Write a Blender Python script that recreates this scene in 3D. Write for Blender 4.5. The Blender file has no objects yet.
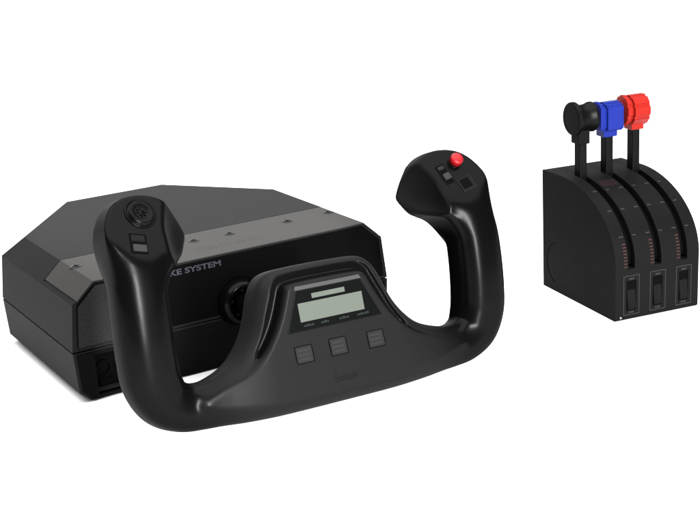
import bpy, bmesh, math
import numpy as np
from mathutils import Matrix, Vector
S = 0.01                       # everything below is written in centimetres
R = math.radians
scene = bpy.context.scene

# ------------------------------------------------------------------ camera
cam_d = bpy.data.cameras.new("camera"); cam = bpy.data.objects.new("camera", cam_d)
scene.collection.objects.link(cam); scene.camera = cam
yaw, pit, rol = R(30.76), R(17.0), R(-3.2)
F = Vector((math.sin(yaw)*math.cos(pit), math.cos(yaw)*math.cos(pit), -math.sin(pit)))
Rt = Vector((math.cos(yaw), -math.sin(yaw), 0)); Up = Rt.cross(F)
c_, s_ = math.cos(rol), math.sin(rol)
R2 = Rt*c_ + Up*s_; U2 = -Rt*s_ + Up*c_
m = Matrix((R2, U2, -F)).transposed().to_4x4()
m.translation = Vector((-37.51, -78.36, 33.38))*S
cam.matrix_world = m
cam_d.sensor_width = 36; cam_d.lens = 36*1302/700
cam_d.clip_start = 0.01; cam_d.clip_end = 100

# ------------------------------------------------------------------ light
world = bpy.data.worlds.new("World"); scene.world = world; world.use_nodes = True
bg = world.node_tree.nodes["Background"]
bg.inputs[0].default_value = (1, 1, 1, 1); bg.inputs[1].default_value = 0.2

def area(name, loc, target, sx, sy, power, col=(1, 1, 1)):
    d = bpy.data.lights.new(name, 'AREA'); d.shape = 'RECTANGLE'; d.size = sx*S; d.size_y = sy*S
    d.energy = power; d.color = col
    o = bpy.data.objects.new(name, d); scene.collection.objects.link(o)
    o.location = Vector(loc)*S
    o.rotation_euler = (Vector(target)-Vector(loc)).to_track_quat('-Z', 'Y').to_euler()
    return o
area("overhead_softbox", (-10, 30, 190), (-10, 30, 0), 340, 280, 150)
area("front_strip_light", (-6, -165, 66), (0, -12, 6), 16, 105, 95)
area("added_backdrop_light", (60, 170, 190), (200, 540, 150), 200, 60, 380)  # added lamp: lights the sweep so its reflection brightens the case top

vs = scene.view_settings
vs.view_transform = 'Standard'; vs.look = 'None'; vs.exposure = 0; vs.gamma = 1

# ------------------------------------------------------------------ materials
def mat(name, col, rough=0.5, spec=0.3, bump=0.0, bscale=900, rvar=0.0, coat=0.0, metal=0.0, f0=None, f90=None):
    mm = bpy.data.materials.new(name); mm.use_nodes = True
    nt = mm.node_tree; b = nt.nodes["Principled BSDF"]
    b.inputs["Base Color"].default_value = (*col, 1)
    b.inputs["Roughness"].default_value = rough
    b.inputs["Specular IOR Level"].default_value = spec
    b.inputs["Metallic"].default_value = metal
    b.inputs["Coat Weight"].default_value = coat
    tc = nt.nodes.new("ShaderNodeTexCoord")
    if bump:
        nz = nt.nodes.new("ShaderNodeTexNoise"); nz.inputs["Scale"].default_value = bscale
        nz.inputs["Detail"].default_value = 3
        bp = nt.nodes.new("ShaderNodeBump"); bp.inputs["Strength"].default_value = bump
        bp.inputs["Distance"].default_value = 0.0004
        nt.links.new(tc.outputs["Object"], nz.inputs["Vector"])
        nt.links.new(nz.outputs["Fac"], bp.inputs["Height"])
        nt.links.new(bp.outputs["Normal"], b.inputs["Normal"])
    if rvar:
        n2 = nt.nodes.new("ShaderNodeTexNoise"); n2.inputs["Scale"].default_value = 30
        n2.inputs["Detail"].default_value = 6
        mr = nt.nodes.new("ShaderNodeMapRange")
        mr.inputs["From Min"].default_value = .3; mr.inputs["From Max"].default_value = .7
        mr.inputs["To Min"].default_value = rough-rvar; mr.inputs["To Max"].default_value = rough+rvar
        nt.links.new(tc.outputs["Object"], n2.inputs["Vector"])
        nt.links.new(n2.outputs["Fac"], mr.inputs["Value"]); nt.links.new(mr.outputs["Result"], b.inputs["Roughness"])
    if f0 is not None:
        # low-sheen plastic: a soft reflective layer with its own normal and grazing reflectance
        b.inputs["Specular IOR Level"].default_value = 0
        gl = nt.nodes.new("ShaderNodeBsdfGlossy"); lw = nt.nodes.new("ShaderNodeLayerWeight"); lw.inputs["Blend"].default_value = .5
        pw = nt.nodes.new("ShaderNodeMath"); pw.operation = 'POWER'; pw.inputs[1].default_value = 4
        mr_ = nt.nodes.new("ShaderNodeMapRange"); mr_.inputs["To Min"].default_value = f0; mr_.inputs["To Max"].default_value = f90
        add = nt.nodes.new("ShaderNodeAddShader"); out = nt.nodes["Material Output"]
        nt.links.new(lw.outputs["Facing"], pw.inputs[0]); nt.links.new(pw.outputs[0], mr_.inputs["Value"])
        nt.links.new(mr_.outputs["Result"], gl.inputs["Color"])
        for nm, sock in (("Roughness", "Roughness"), ("Normal", "Normal")):
            if b.inputs[nm].is_linked: nt.links.new(b.inputs[nm].links[0].from_socket, gl.inputs[sock])
        gl.inputs["Roughness"].default_value = rough
        nt.links.new(b.outputs[0], add.inputs[0]); nt.links.new(gl.outputs[0], add.inputs[1]); nt.links.new(add.outputs[0], out.inputs["Surface"])
    return mm
M = {}
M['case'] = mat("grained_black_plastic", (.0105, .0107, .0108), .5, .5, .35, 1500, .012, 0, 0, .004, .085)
M['grain'] = mat("coarse_grained_black_plastic", (.011, .011, .011), .5, .14, 1.0, 850, .02)
for nd in M['grain'].node_tree.nodes:
    if nd.type == 'BUMP': nd.inputs['Distance'].default_value = .002
M['plate'] = mat("grey_anodised_metal", (.034, .0328, .031), .45, .12, .12, 1800, .015, 0, 0, .006, .12)
M['brow'] = mat("painted_brow_highlight", (.032, .032, .031), .35, .2)  # lighter than the wheel: paints the overhead light caught by the bevel
M['buttonprint'] = mat("faint_button_print", (.018, .018, .018), .6, .05)
M['lowshade'] = mat("painted_shade_black", (.0030, .0030, .0031), .55, .02, .3, 1200, .03)  # near-black standing for the shade on the lower case front
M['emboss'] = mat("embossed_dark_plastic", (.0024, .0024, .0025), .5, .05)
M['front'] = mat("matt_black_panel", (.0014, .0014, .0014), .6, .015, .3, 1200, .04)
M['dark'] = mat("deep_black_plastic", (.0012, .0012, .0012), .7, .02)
M['wheel'] = mat("satin_black_plastic", (.0014, .0014, .0015), .25, .5, .06, 1800, .04, 0, 0, .0052, .075)
M['face'] = mat("grained_black_faceplate", (.0125, .0125, .0128), .5, .14, .25, 1600, .04)
# the grained face plate fades into the satin grips along the arms
nt = M['wheel'].node_tree; b = nt.nodes["Principled BSDF"]
tc = nt.nodes.new("ShaderNodeTexCoord"); sp = nt.nodes.new("ShaderNodeSeparateXYZ"); ab = nt.nodes.new("ShaderNodeMath"); ab.operation = 'ABSOLUTE'
mr = nt.nodes.new("ShaderNodeMapRange"); mr.interpolation_type = 'SMOOTHSTEP'
mr.inputs["From Min"].default_value = .055; mr.inputs["From Max"].default_value = .105
mx = nt.nodes.new("ShaderNodeMix"); mx.data_type = 'RGBA'
mx.inputs["A"].default_value = (.0056, .0056, .0059, 1); mx.inputs["B"].default_value = (.0011, .0011, .0012, 1)
r2 = nt.nodes.new("ShaderNodeMapRange"); r2.inputs["To Min"].default_value = .42; r2.inputs["To Max"].default_value = .25
nt.links.new(tc.outputs["Object"], sp.inputs[0]); nt.links.new(sp.outputs["X"], ab.inputs[0]); nt.links.new(ab.outputs[0], mr.inputs["Value"])
atn = nt.nodes.new("ShaderNodeAttribute"); atn.attribute_name = "gloss_band"
mx2 = nt.nodes.new("ShaderNodeMix"); mx2.data_type = 'RGBA'; mx2.inputs["B"].default_value = (.0015, .0015, .0016, 1)
mrr = nt.nodes.new("ShaderNodeMath"); mrr.operation = 'MAXIMUM'; nt.links.new(mr.outputs["Result"], mrr.inputs[0]); nt.links.new(atn.outputs["Fac"], mrr.inputs[1])
nt.links.new(mr.outputs["Result"], mx.inputs["Factor"]); nt.links.new(mx.outputs["Result"], mx2.inputs["A"])
nt.links.new(atn.outputs["Fac"], mx2.inputs["Factor"]); nt.links.new(mx2.outputs["Result"], b.inputs["Base Color"])
nt.links.new(mrr.outputs[0], r2.inputs["Value"]); nt.links.new(r2.outputs["Result"], b.inputs["Roughness"])
nt.links.new(r2.outputs["Result"], [q for q in nt.nodes if q.type == "BSDF_GLOSSY"][0].inputs["Roughness"])
M['gloss'] = mat("gloss_black_plastic", (.0013, .0013, .0014), .2, .5, 0, 0, .04, 0, 0, .006, .06)
M['button'] = mat("soft_black_button", (.0084, .0084, .0087), .5, .08, .2, 1500)
M['greybutton'] = mat("dark_grey_button", (.014, .014, .0145), .5, .12, .2, 1500)
M['lcd'] = mat("grey_green_lcd", (.066, .075, .063), .35, .08, 0, 0, .03)
M['screenframe'] = mat("smoked_display_window", (.002, .0022, .0022), .25, .08)
M['legend'] = mat("green_grey_legend", (.0042, .0092, .0075), .5, .2)
M['bluetext'] = mat("pale_blue_print", (.024, .024, .032), .5, .2)
M['white'] = mat("white_print", (.019, .019, .019), .6, .05)
M['grey'] = mat("grey_print", (.024, .024, .024), .6, .05)
M['orange'] = mat("dim_red_print", (.030, .008, .0055), .6, .2)
M['redtint'] = mat("dark_red_print", (.0072, .0028, .0036), .6, .1)
M['engrave'] = mat("dark_grey_engraving", (.024, .023, .0215), .6, .15)
M['red'] = mat("red_plastic", (.21, .008, .005), .38, .1, .05, 1500, .04)
M['redgloss'] = mat("glossy_red_plastic", (.20, .003, .006), .34, .2)
M['blue'] = mat("blue_plastic", (.0045, .012, .135), .38, .1, .05, 1500, .04)
M['knob'] = mat("black_knob_plastic", (.0018, .0018, .0018), .34, .5, .1, 1500, .05, 0, 0, .006, .05)
M['quad'] = mat("moulded_black_plastic", (.0033, .0033, .0034), .48, .5, .3, 1500, .04, 0, 0, .0045, .06)
M['screw'] = mat("dark_steel_screw", (.005, .005, .005), .45, .12, 0, 0, .05, 0, .1)
M['chrome'] = mat("steel", (.25, .25, .25), .3, .5, 0, 0, 0, 0, 1.0)
M['sweep'] = mat("white_paper", (.86, .86, .86), .9, .05, .05, 300)

# ------------------------------------------------------------------ mesh helpers
def link(o, parent=None):
    scene.collection.objects.link(o)
    if parent: o.parent = parent
    return o
def obj(name, verts, faces, m_, parent=None, smooth=False, bevel=0, seg=2, angle=30):
    me = bpy.data.meshes.new(name)
    me.from_pydata([tuple(float(c)*S for c in v) for v in verts], [], [list(f) for f in faces])
    bm = bmesh.new(); bm.from_mesh(me)
    bmesh.ops.remove_doubles(bm, verts=bm.verts, dist=1e-7)
    bmesh.ops.recalc_face_normals(bm, faces=bm.faces); bm.to_mesh(me); bm.free()
    me.materials.append(m_)
    o = link(bpy.data.objects.new(name, me), parent)
    if smooth:
        for p in me.polygons: p.use_smooth = True
    if bevel:
        for p in me.polygons: p.use_smooth = True
        b = o.modifiers.new("bevel", 'BEVEL'); b.width = bevel*S; b.segments = seg
        b.limit_method = 'ANGLE'; b.angle_limit = R(angle); b.harden_normals = True
    return o
class MB:
    def __init__(s): s.v = []; s.f = []
    def add(s, v, f):
        k = len(s.v); s.v += [tuple(x) for x in v]; s.f += [[i+k for i in ff] for ff in f]; return s
    def box(s, x0, x1, y0, y1, z0, z1, X=None):
        v = [(x, y, z) for z in (z0, z1) for y in (y0, y1) for x in (x0, x1)]
        if X: v = [X(p) for p in v]
        return s.add(v, [(0, 2, 3, 1), (4, 5, 7, 6), (0, 1, 5, 4), (2, 6, 7, 3), (0, 4, 6, 2), (1, 3, 7, 5)])
    def prism(s, pts, f0, f1):
        n = len(pts); v = [f0(p) for p in pts]+[f1(p) for p in pts]
        return s.add(v, [list(range(n))[::-1], list(range(n, 2*n))]+[(i, (i+1) % n, n+(i+1) % n, n+i) for i in range(n)])
    def lathe(s, prof, X, n=48):
        # prof: list of (radius, height); X maps local (x,y,h)
        v = []; f = []
        for r, h in prof:
            for k in range(n):
                a = 2*math.pi*k/n; v.append(X((r*math.cos(a), r*math.sin(a), h)))
        for i in range(len(prof)-1):
            for k in range(n):
                f.append((i*n+k, i*n+(k+1) % n, (i+1)*n+(k+1) % n, (i+1)*n+k))
        f.append(list(range(n))[::-1]); f.append([(len(prof)-1)*n+k for k in range(n)])
        return s.add(v, f)
    def ring(s, r0, r1, h0, h1, X, n=48):
        v = []; f = []
        P = [(r0, h0), (r1, h0), (r1, h1), (r0, h1)]
        for r, h in P:
            for k in range(n):
                a = 2*math.pi*k/n; v.append(X((r*math.cos(a), r*math.sin(a), h)))
        for i in range(4):
            j = (i+1) % 4
            for k in range(n): f.append((i*n+k, i*n+(k+1) % n, j*n+(k+1) % n, j*n+k))
        return s.add(v, f)
    def build(s, name, m_, parent=None, **kw): return obj(name, s.v, s.f, m_, parent, **kw)
def cut(o, mb):
    """subtract a closed helper mesh from o and bake the result"""
    c = mb.build("cutter", o.data.materials[0])
    c.parent = o.parent
    md = o.modifiers.new("cut", 'BOOLEAN'); md.operation = 'DIFFERENCE'; md.object = c; md.solver = 'EXACT'
    while o.modifiers[0] != md: o.modifiers.move(len(o.modifiers)-1, 0)
    bpy.context.view_layer.update()
    keep = [mo for mo in o.modifiers if mo != md]
    for k in keep: k.show_viewport = False
    dg = bpy.context.evaluated_depsgraph_get()
    me = bpy.data.meshes.new_from_object(o.evaluated_get(dg))
    o.modifiers.remove(md); o.data = me
    for k in keep: k.show_viewport = True
    bpy.data.objects.remove(c)
def text(name, s, size, m_, parent, X, depth=0.02, shear=0, sx=1.0, bold=0.0):
    cu = bpy.data.curves.new(name, 'FONT'); cu.body = s; cu.size = size; cu.align_x = 'CENTER'; cu.align_y = 'CENTER'
    cu.extrude = depth; cu.shear = shear; cu.offset = bold
    t = bpy.data.objects.new(name+"_curve", cu); scene.collection.objects.link(t)
    bpy.context.view_layer.update()
    me = bpy.data.meshes.new_from_object(t.evaluated_get(bpy.context.evaluated_depsgraph_get()))
    if X is None:                                         # follow the wheel's own surface
        uu = np.array([p.co.x*sx+.05 for p in me.vertices]); vv = np.array([p.co.y-1.33 for p in me.vertices]); tn = top_n(uu, vv)
        v = [(a, b, c+.003+p.co.z) for a, b, c, p in zip(uu, vv, tn, me.vertices)]
    else: v = [X((p.co.x*sx, p.co.y, p.co.z)) for p in me.vertices]
    f = [list(p.vertices) for p in me.polygons]
    bpy.data.objects.remove(t)
    return obj(name, v, f, m_, parent)
def empty(name, loc, rz, label, cat):
    o = bpy.data.objects.new(name, None); link(o); o.location = Vector(loc)*S; o.rotation_euler = (0, 0, rz)
    o.empty_display_size = .02; o["label"] = label; o["category"] = cat
    return o

# ------------------------------------------------------------------ setting: white paper sweep
pts = [(-110, 0)]
y0, rad = 420, 120
pts.append((y0, 0))
for k in range(1, 17):
    a = R(90*k/16); pts.append((y0+rad*math.sin(a), rad-rad*math.cos(a)))
pts.append((y0+rad, 420))
v = []; f = []
for y, z in pts: v += [(-420, y, z), (620, y, z)]
for i in range(len(pts)-1): f.append((2*i, 2*i+1, 2*i+3, 2*i+2))
sw = obj("white_ground", v, f, M['sweep'], smooth=True); sw["kind"] = "structure"

# ================================================================== FLIGHT YOKE
yoke = empty("flight_yoke", (0, 0, 0), 0, "black flight yoke with two-horned control wheel and display on boxy chamfered base", "flight yoke")
W = 12.0; H = 8.28; CX = 1.52; CZ = 1.39; E_ = .36; ZS = 3.62; P_ = 6.18; D1 = 15.13; D2 = 13.89; XR = 7.81; D = 22.19
G = .09                                                   # seat depth of the metal plate
# upper case: a front length with the plate seat, then the full-height length
def sec(y, g):                                            # left to right over the top
    return [(-W-E_, y, ZS+.05), (-W, y, H-CZ), (-W, y, H-CZ), (-W+CX-.02, y, H-g), (W-CX+.02, y, H-g), (W, y, H-CZ), (W, y, H-CZ), (W+E_, y, ZS+.05)]
def sec6(y, g):
    k = g*.75
    d = .24                                               # a rim stays proud beside the plate
    return [(-W-E_, y, ZS+.05), (-W, y, H-CZ), (-W+d*.74, y, H-CZ+d*.68), (-W+d*.74+k, y, H-CZ+d*.68-k), (-W+CX+.05, y, H-g),
            (W-CX-.05, y, H-g), (W-d*.74-k, y, H-CZ+d*.68-k), (W-d*.74, y, H-CZ+d*.68), (W, y, H-CZ), (W+E_, y, ZS+.05)]
def secf(y):
    d = .24
    return [(-W-E_, y, ZS+.05), (-W, y, H-CZ), (-W+d*.74, y, H-CZ+d*.68), (-W+d*.74+.01, y, H-CZ+d*.68+.01), (-W+CX, y, H),
            (W-CX, y, H), (W-d*.74-.01, y, H-CZ+d*.68+.01), (W-d*.74, y, H-CZ+d*.68), (W, y, H-CZ), (W+E_, y, ZS+.05)]
A = sec6(.12, G); B = sec6(P_+.07, G); C = secf(P_+.07)
v = A+B+C; n = 10; f = []
f.append(list(range(n)))                                  # front wall
f.append((0, n-1, n+n-1, n))                              # underside, first length
for i in range(n-1): f.append((i, i+1, n+i+1, n+i))
for i in range(1, n-2):                                   # little step at the end of the seat
    f.append((n+i, n+i+1, 2*n+i+1, 2*n+i))
# rear vertices
k = 3*n
v += [(-W-E_, D1, ZS+.05), (-W, D1, H-CZ), (-W+CX, D2, H), (-XR+3.62, D, H), (XR-3.62, D, H), (W-CX, D2, H), (W, D1, H-CZ), (W+E_, D1, ZS+.05),
      (-XR+3.62-.1, D+.35, ZS+.05), (XR-3.62+.1, D+.35, ZS+.05)]
f += [(n+0, n+1, k+1, k+0), (2*n+1, 2*n+2, 2*n+3, 2*n+4, k+2, k+1), (2*n+4, 2*n+5, k+5, k+4, k+3, k+2),
      (2*n+5, 2*n+6, 2*n+7, 2*n+8, k+6, k+5), (n+8, n+9, k+7, k+6),
      (k+0, k+1, k+8), (k+1, k+2, k+3), (k+1, k+3, k+8), (k+3, k+4, k+9, k+8), (k+4, k+5, k+6), (k+4, k+6, k+9), (k+6, k+7, k+9),
      (n+0, n+9, k+7, k+9, k+8, k+0)]
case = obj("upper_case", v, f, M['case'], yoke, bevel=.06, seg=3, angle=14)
# lower case with the recess for the sockets, its lip standing inside the upper case
def low(z, x, yf, yr, xr, yb):
    return [(-x, yf, z), (-x, yr, z), (-xr, yb, z), (xr, yb, z), (x, yr, z), (x, yf, z)]
L = [low(0, 11.36, .35, 14.9, 3.9, 21.8), low(.74, 12.19, .12, 15.1, 4.2, 22.4), low(ZS-.05, 12.36, .1, D1, 4.29, D+.35),
     low(ZS-.05, 12.2, .3, D1-.1, 4.2, D+.2), low(ZS+.3, 12.0, .4, D1-.2, 4.1, D)]
v = [p for l in L for p in l]; f = [list(range(6))[::-1], list(range(24, 30))]
for i in range(4):
    for j in range(6): f.append((i*6+j, i*6+(j+1) % 6, i*6+6+(j+1) % 6, i*6+6+j))
lower = obj("lower_case", v, f, M['case'], yoke, bevel=.03, seg=2, angle=12)
cut(lower, MB().box(-10.9, -5.2, -.5, 1.6, .35, 3.2))
lf = MB().prism([(-11.25, .12), (-11.98, .8), (-12.12, ZS-.16), (12.12, ZS-.16), (11.98, .8), (11.25, .12)], lambda p: (p[0], .05, p[1]), lambda p: (p[0], .6, p[1])).build("lower_front_shade", M['lowshade'], yoke)  # added dark sheet: paints shade over the front of the lower case
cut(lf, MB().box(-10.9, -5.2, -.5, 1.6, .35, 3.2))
pr = MB().box(-10.87, -5.23, 1.3, 1.5, .38, 3.17).build("socket_panel", M['dark'], yoke)
for x in (-10.0, -8.6, -7.2):
    X = lambda p, x=x: (x+p[0], 1.3-p[2], 1.75+p[1])
    MB().ring(.42, .55, 0, .22, X, 28).build("socket_ring", M['dark'], pr)
for x in (-9.9, -7.0):
    MB().box(x-.5, x+.5, 1.12, 1.3, .55, .95).build("usb_socket", M['dark'], pr)
# metal trim plate over the front of the top and both chamfers
pl = [(-W+.30, H-CZ+.26), (-W+CX+.02, H), (W-CX-.02, H), (W-.30, H-CZ+.26)]
inn = [(-W+.30+.04, H-CZ+.26-.06), (-W+CX+.04, H-.075), (W-CX-.04, H-.075), (W-.30-.04, H-CZ+.26-.06)]
poly = pl+inn[::-1]
plate = MB().prism(poly, lambda p: (p[0], .0, p[1]), lambda p: (p[0], P_, p[1])).build("trim_plate", M['plate'], yoke, bevel=.02, seg=2, angle=20)
for sx_, sy_ in ((-10.15, 3.95), (-1.25, 4.2), (1.55, 4.1), (6.4, 4.2), (10.0, 4.3)):
    X = lambda p, a=sx_, b=sy_: (a+p[0], b+p[1], H+p[2])
    sc = MB().lathe([(.40, -.02), (.40, .012), (.30, .05), (.0001, .07)], X, 32).build("screw", M['screw'], plate, bevel=.008)
    t = MB(); ang = sx_*1.7
    for w, l in ((.05, .2), (.2, .05)):
        t.box(-w, w, -l, l, .06, .078, lambda p, a=sx_, b=sy_, g=ang: (a+p[0]*math.cos(g)-p[1]*math.sin(g), b+p[0]*math.sin(g)+p[1]*math.cos(g), H+p[2]))
    t.build("cross_slot", M['dark'], sc)
    MB().ring(.40, .47, .002, .006, X, 32).build("screw_hole_rim", M['engrave'], sc)
text("engraved_lettering", "Saitek", 1.5, M['engrave'], plate, lambda p: (.2+p[0], 1.95+p[1], H+.004+p[2]), .002, .15, 1.45)
# front panel, let in behind a thin shadow gap
g = .2
pp = [(-W-.18+g, ZS+.25), (-W+.08+g, H-CZ-.12), (-W+CX+.12, H-g-.04), (W-CX-.12, H-g-.04), (W-.08-g, H-CZ-.12), (W+.18-g, ZS+.25)]
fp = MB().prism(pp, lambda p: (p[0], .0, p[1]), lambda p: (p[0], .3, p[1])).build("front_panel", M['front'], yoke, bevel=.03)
gp = [(-W-.15+g, ZS+.3), (-W+.12+g, H-CZ-.16), (-W+CX+.14, H-g-.1), (-8.3, H-g-.1), (-8.3, ZS+.3)]
MB().prism(gp, lambda p: (p[0], -.03, p[1]), lambda p: (p[0], .02, p[1])).build("grained_corner", M['grain'], fp, bevel=.015)
text("printed_lettering", "YOKE SYSTEM", .54, M['bluetext'], fp, lambda p: (-3.72+p[0], -.006-p[2], 7.6+p[1]), .003, 0, 1.5, .016)
# bearing collar, shaft
X = lambda p: (p[0], .02-p[2], 4.6+p[1])
MB().lathe([(1.75, 0), (1.72, .25), (1.55, .75), (1.42, .95), (1.3, 1.0), (1.12, .92), (1.05, .4)], X, 56).build("shaft_collar", M['gloss'], yoke, smooth=True)
MB().lathe([(.75, 0), (.75, 11.2), (.9, 11.3), (.9, 13.0)], X, 40).build("shaft", M['gloss'], yoke, bevel=.03)
b = MB()
for k in range(5):
    a = R(20+72*k)
    b.lathe([(.12, .4), (.12, .62), (.06, .68)], lambda p, a=a: (.92*math.cos(a)+p[0], .02-p[2], 4.6+.92*math.sin(a)+p[1]), 14)
b.build("collar_bolts", M['screw'], yoke, smooth=False)

# ------------------------------------------------------------------ control wheel (signed distance field -> surface)
TAU, PHI = .31082, .03386
eu = Vector((math.cos(PHI), 0, -math.sin(PHI)))
ev = Vector((math.sin(PHI)*math.cos(TAU), math.sin(TAU), math.cos(PHI)*math.cos(TAU)))
en = eu.cross(ev)
WM = Matrix((eu, ev, en)).transposed().to_4x4(); WM.translation = Vector((0, -13.618, 4.6))*S

def smin(a, b, k):
    h = np.maximum(k-np.abs(a-b), 0)/k
    return np.minimum(a, b)-h*h*k*.25
def smax(a, b, k): return -smin(-a, -b, k)
def poly_sd(px, py, pts):
    d = np.full(px.shape, 1e9, np.float32); s = np.ones(px.shape, np.float32)
    n = len(pts)
    for i in range(n):
        x0, y0 = pts[i]; x1, y1 = pts[i-1]
        ex, ey = x1-x0, y1-y0; wx, wy = px-x0, py-y0
        t = np.clip((wx*ex+wy*ey)/(ex*ex+ey*ey), 0, 1)
        bx, by = wx-ex*t, wy-ey*t
        d = np.minimum(d, bx*bx+by*by)
        c1 = py >= y0; c2 = py < y1; c3 = ex*wy > ey*wx
        flip = (c1 & c2 & c3) | (~c1 & ~c2 & ~c3)
        s = np.where(flip, -s, s)
    return s*np.sqrt(d)
def spline(pts, m=6):                                     # Catmull-Rom through closed points
    P = np.array(pts, float); n = len(P); out = []
    for i in range(n):
        a, b_, c, d = P[i-1], P[i], P[(i+1) % n], P[(i+2) % n]
        for k in range(m):
            t = k/m
            out.append(.5*((2*b_)+(c-a)*t+(2*a-5*b_+4*c-d)*t*t+(3*b_-a-3*c+d)*t**3))
    return [tuple(p) for p in out]
def cspline(pts, m=5):
    P = np.array(pts, float); n = len(P); out = []
    for i in range(n-1):
        a, b_, c, d = P[max(i-1, 0)], P[i], P[i+1], P[min(i+2, n-1)]
        for k in range(m):
            t = k/m
            out.append(.5*((2*b_)+(c-a)*t+(2*a-5*b_+4*c-d)*t*t+(3*b_-a-3*c+d)*t**3))
    out.append(P[-1]); return np.array(out)
FA = np.array([11.41, 7.91, .45]); FX = np.array([.97233, .23190, .02834]); FY = np.array([-.19757, .88094, -.43001]); FN = np.array([-.12468, .41251, .90238])
def plane_sd(u, v, n, p, nn): return (u-p[0])*nn[0]+(v-p[1])*nn[1]+(n-p[2])*nn[2]
HUB = [(0, -2.56), (3.5, -2.55), (5.5, -2.48), (7, -2.33), (8.5, -1.85), (9.6, -1.15), (9.0, -.55), (8.2, .02), (7.35, .5), (6.5, 1.03), (5.8, 1.72), (5.25, 2.5), (4.85, 3.35), (4.45, 4.4), (4.1, 5.1),
       (3.6, 5.62), (2.9, 5.86), (1.5, 5.93), (0, 5.95)]
def mirror(h): return h+[(-a, b) for a, b in h[::-1] if a > 0]
PAN = [(0, -2.2), (4, -2.15), (6.2, -1.85), (7.8, -1.5), (9.0, -1.12), (8.2, -.75), (7.1, -.3), (6.3, .02), (5.45, .5), (4.7, 1.2), (4.0, 2.1), (3.42, 3.1), (2.95, 4.15), (2.75, 4.6), (2.45, 4.78), (1.5, 4.84), (0, 4.86)]
HEAD = [(10.0, 6.7), (9.5, 7.2), (8.85, 7.55), (8.35, 7.85), (7.9, 8.4), (7.62, 8.85), (7.62, 9.2), (8.0, 9.9), (8.65, 10.8), (8.95, 11.08), (9.6, 11.45), (10.6, 11.68), (11.7, 11.57), (12.54, 11.12), (13.15, 10.25), (13.42, 9.2), (13.32, 8.0), (12.95, 6.8), (12.2, 5.7), (11.2, 5.3)]
class Table:                                              # signed distance to an outline, tabulated once
    def __init__(s, pts, m_):
        s.st = .04; gu = np.arange(-.6, 14.6, s.st); gv = np.arange(-3.8, 12.8, s.st)
        A_, B_ = np.meshgrid(gu, gv, indexing='ij'); s.t = poly_sd(A_.astype(np.float32), B_.astype(np.float32), spline(pts, m_))
    def look(s, u, v):
        x = np.clip((u+.6)/s.st, 0, s.t.shape[0]-1.01); y = np.clip((v+3.8)/s.st, 0, s.t.shape[1]-1.01)
        i = x.astype(int); j = y.astype(int); fx = x-i; fy = y-j
        return (s.t[i, j]*(1-fx)+s.t[i+1, j]*fx)*(1-fy)+(s.t[i, j+1]*(1-fx)+s.t[i+1, j+1]*fx)*fy
    def __call__(s, u, v):
        if u.ndim == 3: return np.broadcast_to(s.look(u[:, :, 0], v[:, :, 0])[:, :, None], u.shape).astype(np.float32)
        return s.look(u, v)
HUBT, PANT, HEADT = Table(mirror(HUB), 5), Table(mirror(PAN), 5), Table(HEAD, 5)
HORN = cspline([(11.45, 8.6, -1.3, 1.62), (11.75, 7.2, -1.0, 1.62), (11.88, 5.9, -.85, 1.62), (11.93, 4, -1.05, 1.64), (11.9, 2.2, -1.35, 1.66), (11.75, .8, -1.62, 1.66), (11.2, -.35, -1.8, 1.58),
                (10.2, -1.0, -1.85, 1.46), (9, -1.2, -1.8, 1.4), (7.5, -1.25, -1.65, 1.4), (6, -1.3, -1.5, 1.38), (4.0, -1.32, -1.5, 1.32), (2.0, -1.33, -1.5, 1.28), (0, -1.33, -1.5, 1.28), (-1.5, -1.33, -1.5, 1.28)], 3)
HK = HORN[::3]
HC = []
for i in range(len(HK)-1):                                # cubic coefficients of each span
    a, b_, c, d = HK[max(i-1, 0)], HK[i], HK[i+1], HK[min(i+2, len(HK)-1)]
    HC.append([b_, .5*(c-a), .5*(2*a-5*b_+4*c-d), .5*(3*b_-a-3*c+d)])
HC = np.array(HC)
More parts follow.
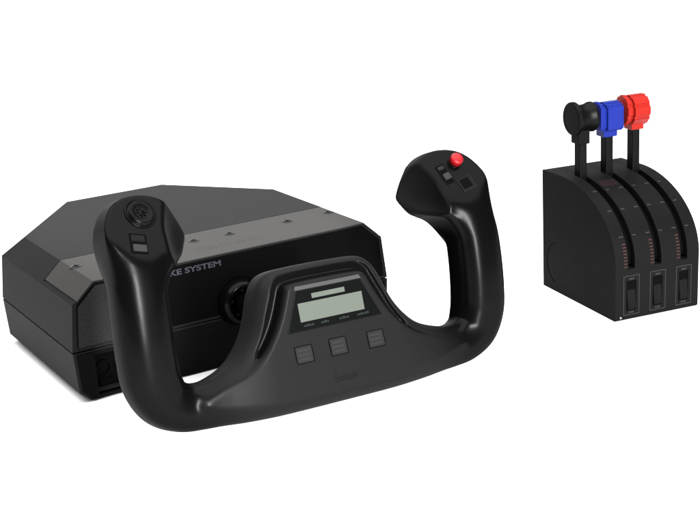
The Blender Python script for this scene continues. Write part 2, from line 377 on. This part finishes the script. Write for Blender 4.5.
def wheel_sdf(u, v, n):
    u = np.abs(u)
    d = np.full(u.shape, 1e3, np.float32)
    best = np.zeros(u.shape, np.float32); bd = np.full(u.shape, 1e9, np.float32)
    for i in range(len(HORN)-1):
        a, b_ = HORN[i], HORN[i+1]; ab = b_[:3]-a[:3]
        t = np.clip(((u-a[0])*ab[0]+(v-a[1])*ab[1]+(n-a[2])*ab[2])/(ab@ab), 0, 1)
        q = (u-a[0]-ab[0]*t)**2+(v-a[1]-ab[1]*t)**2+(n-a[2]-ab[2]*t)**2
        cl = q < bd; bd = np.where(cl, q, bd); best = np.where(cl, (i+t)/3, best)
    near = bd < 16; uu, vv, nn_, tt = u[near], v[near], n[near], best[near]
    ns_ = len(HK)-1
    def ev_(t, order):
        i = np.clip(t.astype(int), 0, ns_-1); f = t-i; c = HC[i]
        if order == 0: return c[:, 0]+f[:, None]*(c[:, 1]+f[:, None]*(c[:, 2]+f[:, None]*c[:, 3]))
        if order == 1: return c[:, 1]+f[:, None]*(2*c[:, 2]+3*f[:, None]*c[:, 3])
        return 2*c[:, 2]+6*f[:, None]*c[:, 3]
    pt = np.stack([uu, vv, nn_], 1)
    for _ in range(2):                                    # slide to the closest point of the smooth axis
        c0, c1, c2 = ev_(tt, 0)[:, :3], ev_(tt, 1)[:, :3], ev_(tt, 2)[:, :3]
        e = c0-pt; g = (e*c1).sum(1); h = (c1*c1).sum(1)+np.clip((e*c2).sum(1), -.3*(c1*c1).sum(1), None)
        tt = np.clip(tt-np.clip(g/h, -.2, .2), 0, ns_-1e-4)
    c0 = ev_(tt, 0); dn = np.abs(nn_-c0[:, 2]); dr2 = (uu-c0[:, 0])**2+(vv-c0[:, 1])**2
    d = np.sqrt(bd)-1.5
    d[near] = ((dr2+1e-9)**1.35+dn**2.7)**(1/2.7)-c0[:, 3]
    # hub body with rounded rims
    p2 = HUBT(u, v)
    r = .55; qx = p2+r; qy = np.abs(n+1.85)-1.3+r
    hub = np.minimum(np.maximum(qx, qy), 0)+np.sqrt(np.maximum(qx, 0)**2+np.maximum(qy, 0)**2)-r
    # the slope of the shell from its widest line to the front rim
    hub = smax(hub, (p2*.80+(n+1.25)*.60), .25)
    d = smin(d, hub, .7)
    # dark channel between shell rim and raised face
    p3 = PANT(u, v)
    up = np.clip((v+.1)/1.5, 0, 1); up = up*up*(3-2*up)
    uc = np.clip((v+.8)/2.2, 0, 1); uc = uc*uc*(3-2*uc)
    cw = .32+.46*np.clip((v-.3)/3, 0, 1)
    ch = np.maximum(p3-cw, -(n+.25+.62*uc))
    ch = np.maximum(ch, -(p3-.02))
    d = smax(d, -(ch+(1-uc)*.55), .10)
    # raised face plate
    fpz = np.maximum(np.abs(n+.9)-.9, (p3-.02)*.86+np.maximum(n, -1)*.5)
    dr_ = np.clip((u-4.5)/4.5, 0, 1); dr_ = .5*dr_*dr_*(3-2*dr_)
    qx = p3+.12+np.maximum(n+.1, -1.2)*.35; qy = np.abs(n+1.0+dr_)-1.0+.12
    fpz = np.minimum(np.maximum(qx, qy), 0)+np.sqrt(np.maximum(qx, 0)**2+np.maximum(qy, 0)**2)-.12
    kk = .06
    d1 = smin(d, fpz, kk); d2 = smin(d, fpz, .9)
    d = d1*up+d2*(1-up)
    # heads
    p4 = HEADT(u, v)
    nc = -1.3; hh = 1.55; r = .5
    qx = p4+r; qy = np.abs(n-nc)-hh+r
    hd = np.minimum(np.maximum(qx, qy), 0)+np.sqrt(np.maximum(qx, 0)**2+np.maximum(qy, 0)**2)-r
    # inner thumb facet
    a = np.array([9.75, 7.98, .2]); b_ = np.array([9.34, 9.83, -.71]); c = np.array([7.85, 8.9, -2.15])
    nn = np.cross(b_-a, c-a); nn /= np.linalg.norm(nn)
    if nn[0] > 0: nn = -nn
    hd = smax(hd, plane_sd(u, v, n, a, nn), .14)
    ctr = (a+b_+c)/3+nn*6.55-np.array([.15, .15, 0])
    dish = 6.9-np.sqrt((u-ctr[0])**2+(v-ctr[1])**2+(n-ctr[2])**2)
    hd = smax(hd, dish, .2)
    d = smin(d, hd, .55)
    # the switch face slices horn and head
    d = smax(d, plane_sd(u, v, n, FA, FN), .14)
    return d
def surface_nets(h=.095):
    us = np.arange(-14.3, 14.31, h); half = us[us >= -1e-6]
    vs_ = np.arange(-3.4, 12.4, h); ns = np.arange(-4.2, 1.6, h)
    n0 = int(round(14.3/h)); us = np.arange(-n0, n0+1)*h; half = us[n0:]
    U, V, N = np.meshgrid(half.astype(np.float32), vs_.astype(np.float32), ns.astype(np.float32), indexing='ij')
    Dh = wheel_sdf(U, V, N).astype(np.float32); del U, V, N
    Dg = np.concatenate([Dh[:0:-1], Dh], 0)
    ins = Dg < 0
    c = np.zeros(tuple(k-1 for k in ins.shape), np.int8)
    for i in (0, 1):
        for j in (0, 1):
            for k in (0, 1):
                c += ins[i:i+c.shape[0], j:j+c.shape[1], k:k+c.shape[2]]
    act = (c > 0) & (c < 8); idx = np.argwhere(act)
    idm = np.full(act.shape, -1, np.int64); idm[act] = np.arange(len(idx))
    acc = np.zeros((len(idx), 3)); cnt = np.zeros(len(idx))
    corners = [(i, j, k) for i in (0, 1) for j in (0, 1) for k in (0, 1)]
    for a in corners:
        for b_ in corners:
            if sum(b_)-sum(a) != 1 or any(y < x for x, y in zip(a, b_)): continue
            va = Dg[idx[:, 0]+a[0], idx[:, 1]+a[1], idx[:, 2]+a[2]]; vb = Dg[idx[:, 0]+b_[0], idx[:, 1]+b_[1], idx[:, 2]+b_[2]]
            m_ = (va < 0) != (vb < 0); t = np.where(m_, va/np.where(m_, va-vb, 1), 0)
            p = np.array(a)+t[:, None]*(np.array(b_)-np.array(a))
            acc[m_] += p[m_]; cnt += m_
    P = idx+acc/cnt[:, None]
    P = np.stack([us[0]+P[:, 0]*h, vs_[0]+P[:, 1]*h, ns[0]+P[:, 2]*h], 1)
    for _ in range(2):                                    # pull the vertices onto the true surface
        e = .03; p = P.astype(np.float64)
        f0 = wheel_sdf(p[:, 0], p[:, 1], p[:, 2]); g = np.stack([(wheel_sdf(*(p+np.eye(3)[i]*e).T)-wheel_sdf(*(p-np.eye(3)[i]*e).T))/(2*e) for i in range(3)], 1)
        st = np.clip(f0, -.05, .05)/np.maximum((g*g).sum(1), .3)
        P = P-g*st[:, None]
    faces = []
    for ax in range(3):
        o1, o2 = (ax+1) % 3, (ax+2) % 3
        sl = [slice(None)]*3; sl[ax] = slice(0, -1); s1 = list(sl); sl2 = [slice(None)]*3; sl2[ax] = slice(1, None)
        A_, B_ = ins[tuple(s1)], ins[tuple(sl2)]
        e = np.argwhere(A_ != B_)
        e = e[(e[:, o1] > 0) & (e[:, o2] > 0)]
        sgn = A_[e[:, 0], e[:, 1], e[:, 2]]
        q = []
        for d1, d2 in ((1, 1), (0, 1), (0, 0), (1, 0)):
            t = e.copy(); t[:, o1] -= d1; t[:, o2] -= d2
            q.append(idm[t[:, 0], t[:, 1], t[:, 2]])
        q = np.stack(q, 1); q[~sgn] = q[~sgn][:, ::-1]
        faces.append(q)
    return P, np.concatenate(faces)
P, Fc = surface_nets()
me = bpy.data.meshes.new("control_wheel")
me.vertices.add(len(P)); me.vertices.foreach_set("co", (P*S).ravel())
me.loops.add(len(Fc)*4); me.loops.foreach_set("vertex_index", Fc.ravel().astype(np.int32))
me.polygons.add(len(Fc)); me.polygons.foreach_set("loop_start", np.arange(0, len(Fc)*4, 4, dtype=np.int32))
me.polygons.foreach_set("use_smooth", np.ones(len(Fc), dtype=bool))
me.update(calc_edges=True); me.validate()
me.materials.append(M['wheel'])
au, sg = np.abs(P[:, 0]), P[:, 1]; q3 = PANT(au, sg)       # the channel round the face plate is gloss black
wd = (.32+.46*np.clip((sg-.3)/3, 0, 1))*np.clip((sg+.8)/2.0, 0, 1)
band = np.clip((q3-.0)/.12, 0, 1)*np.clip((wd+.04-q3)/.12, 0, 1)*(P[:, 2] > -1.15)*np.clip((-P[:, 2]-.02)/.1, 0, 1)
at = me.attributes.new("gloss_band", 'FLOAT', 'POINT'); at.data.foreach_set("value", band.astype(np.float32))
def top_n(u, v):                                          # height of the wheel's front surface
    u = np.atleast_1d(np.asarray(u, float)); v = np.atleast_1d(np.asarray(v, float))
    lo, hi = np.full(u.shape, -1.0), np.full(u.shape, 1.2)
    for _ in range(16):
        mid = (lo+hi)/2; ins = wheel_sdf(u, v, mid) < 0
        lo = np.where(ins, mid, lo); hi = np.where(ins, hi, mid)
    return lo if len(lo) > 1 else float(lo[0])
wheel = link(bpy.data.objects.new("control_wheel", me), yoke); wheel.matrix_local = WM

# display on the hub
dp = [(-3.32, 1.93), (3.40, 1.93), (2.3, 4.36), (-2.3, 4.36)]
disp = MB().prism(dp, lambda p: (p[0], p[1], -.05), lambda p: (p[0], p[1], .045)).build("display_panel", M['screenframe'], wheel, bevel=.03)
bar = [(-2.42, 4.42), (2.42, 4.42), (2.3, 4.78), (-2.3, 4.78)]
MB().prism(bar, lambda p: (p[0], p[1], -.2), lambda p: (p[0]*.98, p[1]-(p[1] > 4.6)*.05, .10-(p[1] > 4.6)*.13)).build("display_brow", M['brow'], wheel, bevel=.03)
MB().box(-2.32, 2.24, 2.47, 3.62, .0, .055).build("screen", M['lcd'], wheel, bevel=.01)
MB().box(-1.27, 1.08, 3.79, 4.09, .0, .055).build("timer_window", M['lcd'], wheel, bevel=.01)
lg = MB()
for x0, w in ((-2.15, .8), (-.95, .62), (.35, .72), (1.65, .85)):
    k = 0; x = x0
    while x < x0+w-.1:
        hgt = .09+.05*((k*7) % 3)/2
        lg.box(x, x+.10, 2.17, 2.17+hgt, .045, .05); x += .145; k += 1
lg.build("screen_legend", M['legend'], wheel)
for bx, by in ((-2.47, .55), (-.06, .58), (2.66, .52)):
    k0, k1 = top_n(bx, by-.4), top_n(bx, by+.4)
    Z = lambda p, by=by, k0=k0, k1=k1: (p[0], p[1], p[2]+k0+(k1-k0)*(p[1]-by+.4)/.8)
    MB().box(bx-.65, bx+.65, by-.59, by+.59, -.1, .012, Z).build("button_surround", M['dark'], wheel, bevel=.06)
    bt = MB().box(bx-.56, bx+.56, by-.50, by+.50, -.05, .05, Z).build("push_button", M['button'], wheel, bevel=.05)
    t = MB()
    for r_ in range(3):
        x = bx-.40; k = r_
        while x < bx+.36:
            wd = .06+.05*((k*5) % 3)/2; t.box(x, x+wd, by+.26-r_*.27-.05, by+.26-r_*.27+.05, .046, .054, Z); x += wd+.045; k += 1
    t.build("button_print", M['buttonprint'], bt)
text("embossed_lettering", "Saitek", .68, M['emboss'], wheel, None, .004, 0, 1.05)

def face(side, x, y):                                    # place things on the switch faces
    def T(p):
        q = FA+FX*(x+p[0]*side)+FY*(y+p[1])+FN*p[2]
        return (q[0]*side, q[1], q[2])
    return T
T = face(-1, 0.0, 2.98)
hat = MB().lathe([(.98, -.05), (.98, .05), (.93, .08), (.86, .07), (.84, .03), (.80, .03), (.78, .2), (.70, .24), (.55, .21), (.40, .16), (.22, .13), (.12, .20), (.0001, .22)], T, 56).build("hat_switch", M['gloss'], wheel, smooth=True)
rg = MB()
for r_ in (.36, .52, .66): rg.ring(r_, r_+.05, .12, .245-.05*(.66-r_)/.3, T, 48)
for k in range(8):
    a = R(45*k+10); rg.box(.14, .32, -.03, .03, .1, .22, lambda p, a=a: T((p[0]*math.cos(a)-p[1]*math.sin(a), p[0]*math.sin(a)+p[1]*math.cos(a), p[2])))
rg.build("hat_ridges", M['knob'], hat)
T = face(-1, .38, .92)
rk = MB().box(-.52, .52, -.66, .66, -.1, .05, T).build("rocker_surround", M['dark'], wheel, bevel=.04)
mb = MB(); mb.box(-.42, .42, -.56, -.12, -.1, .17, T); mb.build("rocker_pad", M['greybutton'], rk, bevel=.04)
mb = MB(); mb.box(-.42, .42, .10, .56, -.1, .07, T); mb.build("rocker_pad", M['gloss'], rk, bevel=.04)
# right head
T = face(1, .80, 2.95)
MB().ring(.42, .52, -.1, .07, T, 40).build("button_collar", M['gloss'], wheel, bevel=.02)
MB().lathe([(.41, -.1), (.43, .30), (.43, .44), (.385, .52), (.30, .55), (.15, .56), (.0001, .562)], T, 40).build("red_button", M['redgloss'], wheel, smooth=True)
T = face(1, -.45, 2.45)
tg = MB().box(-.34, .34, -.75, .75, -.1, .04, T).build("toggle_surround", M['dark'], wheel, bevel=.05)
MB().box(-.26, .26, -.45, .02, -.05, .2, T).build("toggle_pad", M['greybutton'], tg, bevel=.06)
MB().box(-.24, .24, .36, .62, -.05, .1, T).build("toggle_pad", M['button'], tg, bevel=.05)
T = face(1, .52, 1.28)
fr = MB()
fr.box(-.56, .56, -.52, -.47, -.05, .05, T); fr.box(.51, .56, -.47, .52, -.05, .05, T)
rs_ = MB().box(-.56, .56, -.52, .52, -.08, .03, T).build("rocker_surround", M['gloss'], wheel, bevel=.03)
fr.build("surround_edge", M['button'], rs_, bevel=.01)
MB().box(-.36, .36, -.36, .36, -.05, .07, T).build("rocker_pad", M['dark'], rs_, bevel=.05)

# ================================================================== THROTTLE QUADRANT
quad = empty("throttle_quadrant", (25.28, -10.62, 0), R(-9.4137), "black throttle quadrant with black, blue and red lever knobs beside the yoke", "throttle quadrant")
WQ, HT, DT, RU, RV = 7.33, 9.59, 10.40, 7.61, 5.32
def arc(th, off=0.0):
    u = RU*(1-math.cos(th)); z = HT-RV+RV*math.sin(th)
    nu, nz = -math.cos(th)*RV, math.sin(th)*RU; l = math.hypot(nu, nz)
    return u+nu/l*off, z+nz/l*off
prof = [(DT, 0), (.12, 0), (0, .12)]+[arc(R(k*3)) for k in range(0, 31)]+[(DT, HT-.02)]
body = MB().prism(prof, lambda p: (0, p[0], p[1]), lambda p: (WQ, p[0], p[1])).build("quadrant_body", M['quad'], quad, bevel=.07, seg=3, angle=25)
SL = (1.38, 3.68, 5.98)
c = MB()
for a in SL:
    o = [arc(R(k*3-3), .3) for k in range(0, 31)]; i = [arc(R(k*3-3), -.9) for k in range(0, 31)]
    o[0] = (o[0][0], 3.9); i[0] = (i[0][0], 3.9)
    c.prism(o+i[::-1], lambda p, a=a: (a-.29, p[0], p[1]), lambda p, a=a: (a+.29, p[0], p[1]))
gr = [(r_*math.cos(R(t)), r_*math.sin(R(t))) for r_, rg in ((1.78, range(-70, 86, 5)), (1.68, range(85, -71, -5))) for t in rg]
c.prism(gr, lambda p: (-.05, 8.0+p[0], 2.35+p[1]), lambda p: (.08, 8.0+p[0], 2.35+p[1]))
for a in SL: c.box(a-.42, a+.42, -.2, .35, .72, 3.0)
cut(body, c)
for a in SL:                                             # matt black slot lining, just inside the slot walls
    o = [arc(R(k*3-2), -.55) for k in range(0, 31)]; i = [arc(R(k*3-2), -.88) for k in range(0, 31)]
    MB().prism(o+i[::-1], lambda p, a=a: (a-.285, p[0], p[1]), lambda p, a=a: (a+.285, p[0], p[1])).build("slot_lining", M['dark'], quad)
# printed marks: dashes either side of the slots, red bands, frames
def mark(mb, a0, a1, t0, t1, off=.012):
    n = max(1, int(abs(t1-t0)/R(4)))
    for k in range(n):
        p = [arc(t0+(t1-t0)*k/n, off), arc(t0+(t1-t0)*(k+1)/n, off)]; q = [arc(t0+(t1-t0)*k/n, -.02), arc(t0+(t1-t0)*(k+1)/n, -.02)]
        v = [(a, *w) for a in (a0, a1) for w in (p[0], p[1], q[1], q[0])]
        mb.add(v, [(0, 1, 2, 3), (4, 7, 6, 5), (0, 4, 5, 1), (1, 5, 6, 2), (2, 6, 7, 3), (3, 7, 4, 0)])
for a in SL:
    for t in (62, 43, 22):
        ticks = MB(); mark(ticks, a-.76, a-.40, R(t), R(t+.7)); mark(ticks, a+.40, a+.70, R(t), R(t+.7))
        ticks.build("slot_dashes", M['grey'], quad)
    reds = MB()
    for k in range(8): mark(reds, a-.66, a-.38, R(-2+k*2.6), R(-1.2+k*2.6))
    reds.build("slot_red_lines", M['orange'], quad)
mb = MB(); mark(mb, 1.85, 3.2, R(66), R(73)); mb.build("red_band", M['redtint'], quad)
for j, a in enumerate(SL):
    t = MB(); x0, x1, z0, z1, w = a-.69, a+.69, .38, 3.42, .045
    t.box(x0, x1, -.01, .01, z0, z0+w).box(x0, x1, -.01, .01, z1-w, z1).box(x0, x0+w, -.01, .01, z0+w, z1-w).box(x1-w, x1, -.01, .01, z0+w, z1-w)
    for z in (.52, 3.1):
        for k in range(3): t.box(a-.2+k*.15, a-.1+k*.15, -.01, .01, z, z+.13)
    sw_ = MB().box(a-.40, a+.40, .05, .33, .74, 2.98).build("rocker_switch", M['dark'], quad)
    t.build("switch_frame", M['grey'], sw_)
    pf = [(.3, .78), (-.02, .78), (-.09, .95), (-.03, 1.5), (.02, 2.0), (.07, 2.5), (.16, 2.6), (.3, 2.6)]
    MB().prism(pf, lambda p, a=a: (a-.33, p[0], p[1]), lambda p, a=a: (a+.36, p[0], p[1])).build("rocker", M['quad'], sw_, bevel=.03)
MB().lathe([(.09, -.02), (.09, .02), (.04, .035)], lambda p: (.47+p[0], -p[2], .25+p[1]), 16).build("corner_stud", M['chrome'], quad)

def lever(a, u, ztop):
    mb = MB().box(a-.33, a+.33, u-.42, u+.42, 9.2, ztop)
    # lower tongue fits in the slot
    mb.box(a-.22, a+.22, u-.42, u+.42, 8.75, 9.2)
    return mb.build("lever", M['knob'], quad, bevel=.1, seg=3)
l1 = lever(1.38, 6.95, 13.2); l2 = lever(3.68, 6.9, 13.2); l3 = lever(5.98, 6.75, 13.4)
# black spool knob
X = lambda p: (1.55+p[2], 7.0+p[0], 14.05+p[1])
kb = MB().lathe([(1.0, -.98), (1.22, -.97), (1.28, -.9), (1.28, -.66), (1.22, -.58), (1.06, -.46), (1.0, -.2), (1.0, .1), (1.05, .4), (1.14, .58), (1.15, .66), (1.15, .80), (1.06, .87)], X, 56).build("spool_knob", M['knob'], l1, smooth=True, bevel=.02)
MB().ring(.95, 1.02, -1.0, -.97, X, 56).build("knob_rim", M['gloss'], kb)
MB().box(.88, 1.88, 6.4, 7.55, 12.1, 13.2).build("knob_collar", M['knob'], l1, bevel=.08)
# blue knob: notched block
def knob(prof, cu, cz, a0, a1): return MB().prism(prof, lambda p: (a0, cu+p[0], cz+p[1]), lambda p: (a1, cu+p[0], cz+p[1]))
sq = [(-.9, -.95), (-.9, .80), (-.72, .80), (-.72, .98), (-.30, .98), (-.30, 1.10), (.30, 1.10), (.30, .98), (.72, .98), (.72, .80), (.9, .80), (.9, -.95), (.72, -.95), (.72, -1.08), (-.72, -1.08), (-.72, -.95)]
bk = knob(sq, 6.9, 13.95, 3.22, 4.62).build("blue_knob", M['blue'], l2, bevel=.05)
knob([(x*.92+.1, z*1.0+.02) for x, z in sq], 6.95, 13.98, 2.72, 3.05).build("knob_flange", M['blue'], bk, bevel=.05)
knob([(x*.78, z*.85) for x, z in sq], 6.92, 13.95, 3.0, 3.3).build("knob_neck", M['blue'], bk, bevel=.04)
MB().box(3.08, 4.28, 6.35, 7.5, 12.4, 13.1).build("knob_collar", M['blue'], bk, bevel=.06)
oc = []
for k in range(8):
    a0 = R(22.5+45*k); a1 = R(22.5+45*(k+1))
    p0 = np.array([math.cos(a0)*1.12, math.sin(a0)*1.28]); p1 = np.array([math.cos(a1)*1.12, math.sin(a1)*1.28])
    oc += [tuple(p0*.86), tuple((p0*.83+p1*.17)*.94), tuple(p0*.83+p1*.17), tuple(p0*.17+p1*.83), tuple((p0*.17+p1*.83)*.94)]
rk_ = knob(oc, 6.75, 14.17, 5.48, 6.85).build("red_knob", M['red'], l3, bevel=.025)
knob([(x*.95, z*.98) for x, z in oc], 6.85, 14.22, 4.95, 5.3).build("knob_flange", M['red'], rk_, bevel=.04)
knob([(x*.8, z*.85) for x, z in oc], 6.8, 14.17, 5.25, 5.55).build("knob_neck", M['red'], rk_, bevel=.04)
MB().box(5.45, 6.55, 6.2, 7.3, 12.7, 13.4).build("knob_collar", M['red'], rk_, bevel=.06)
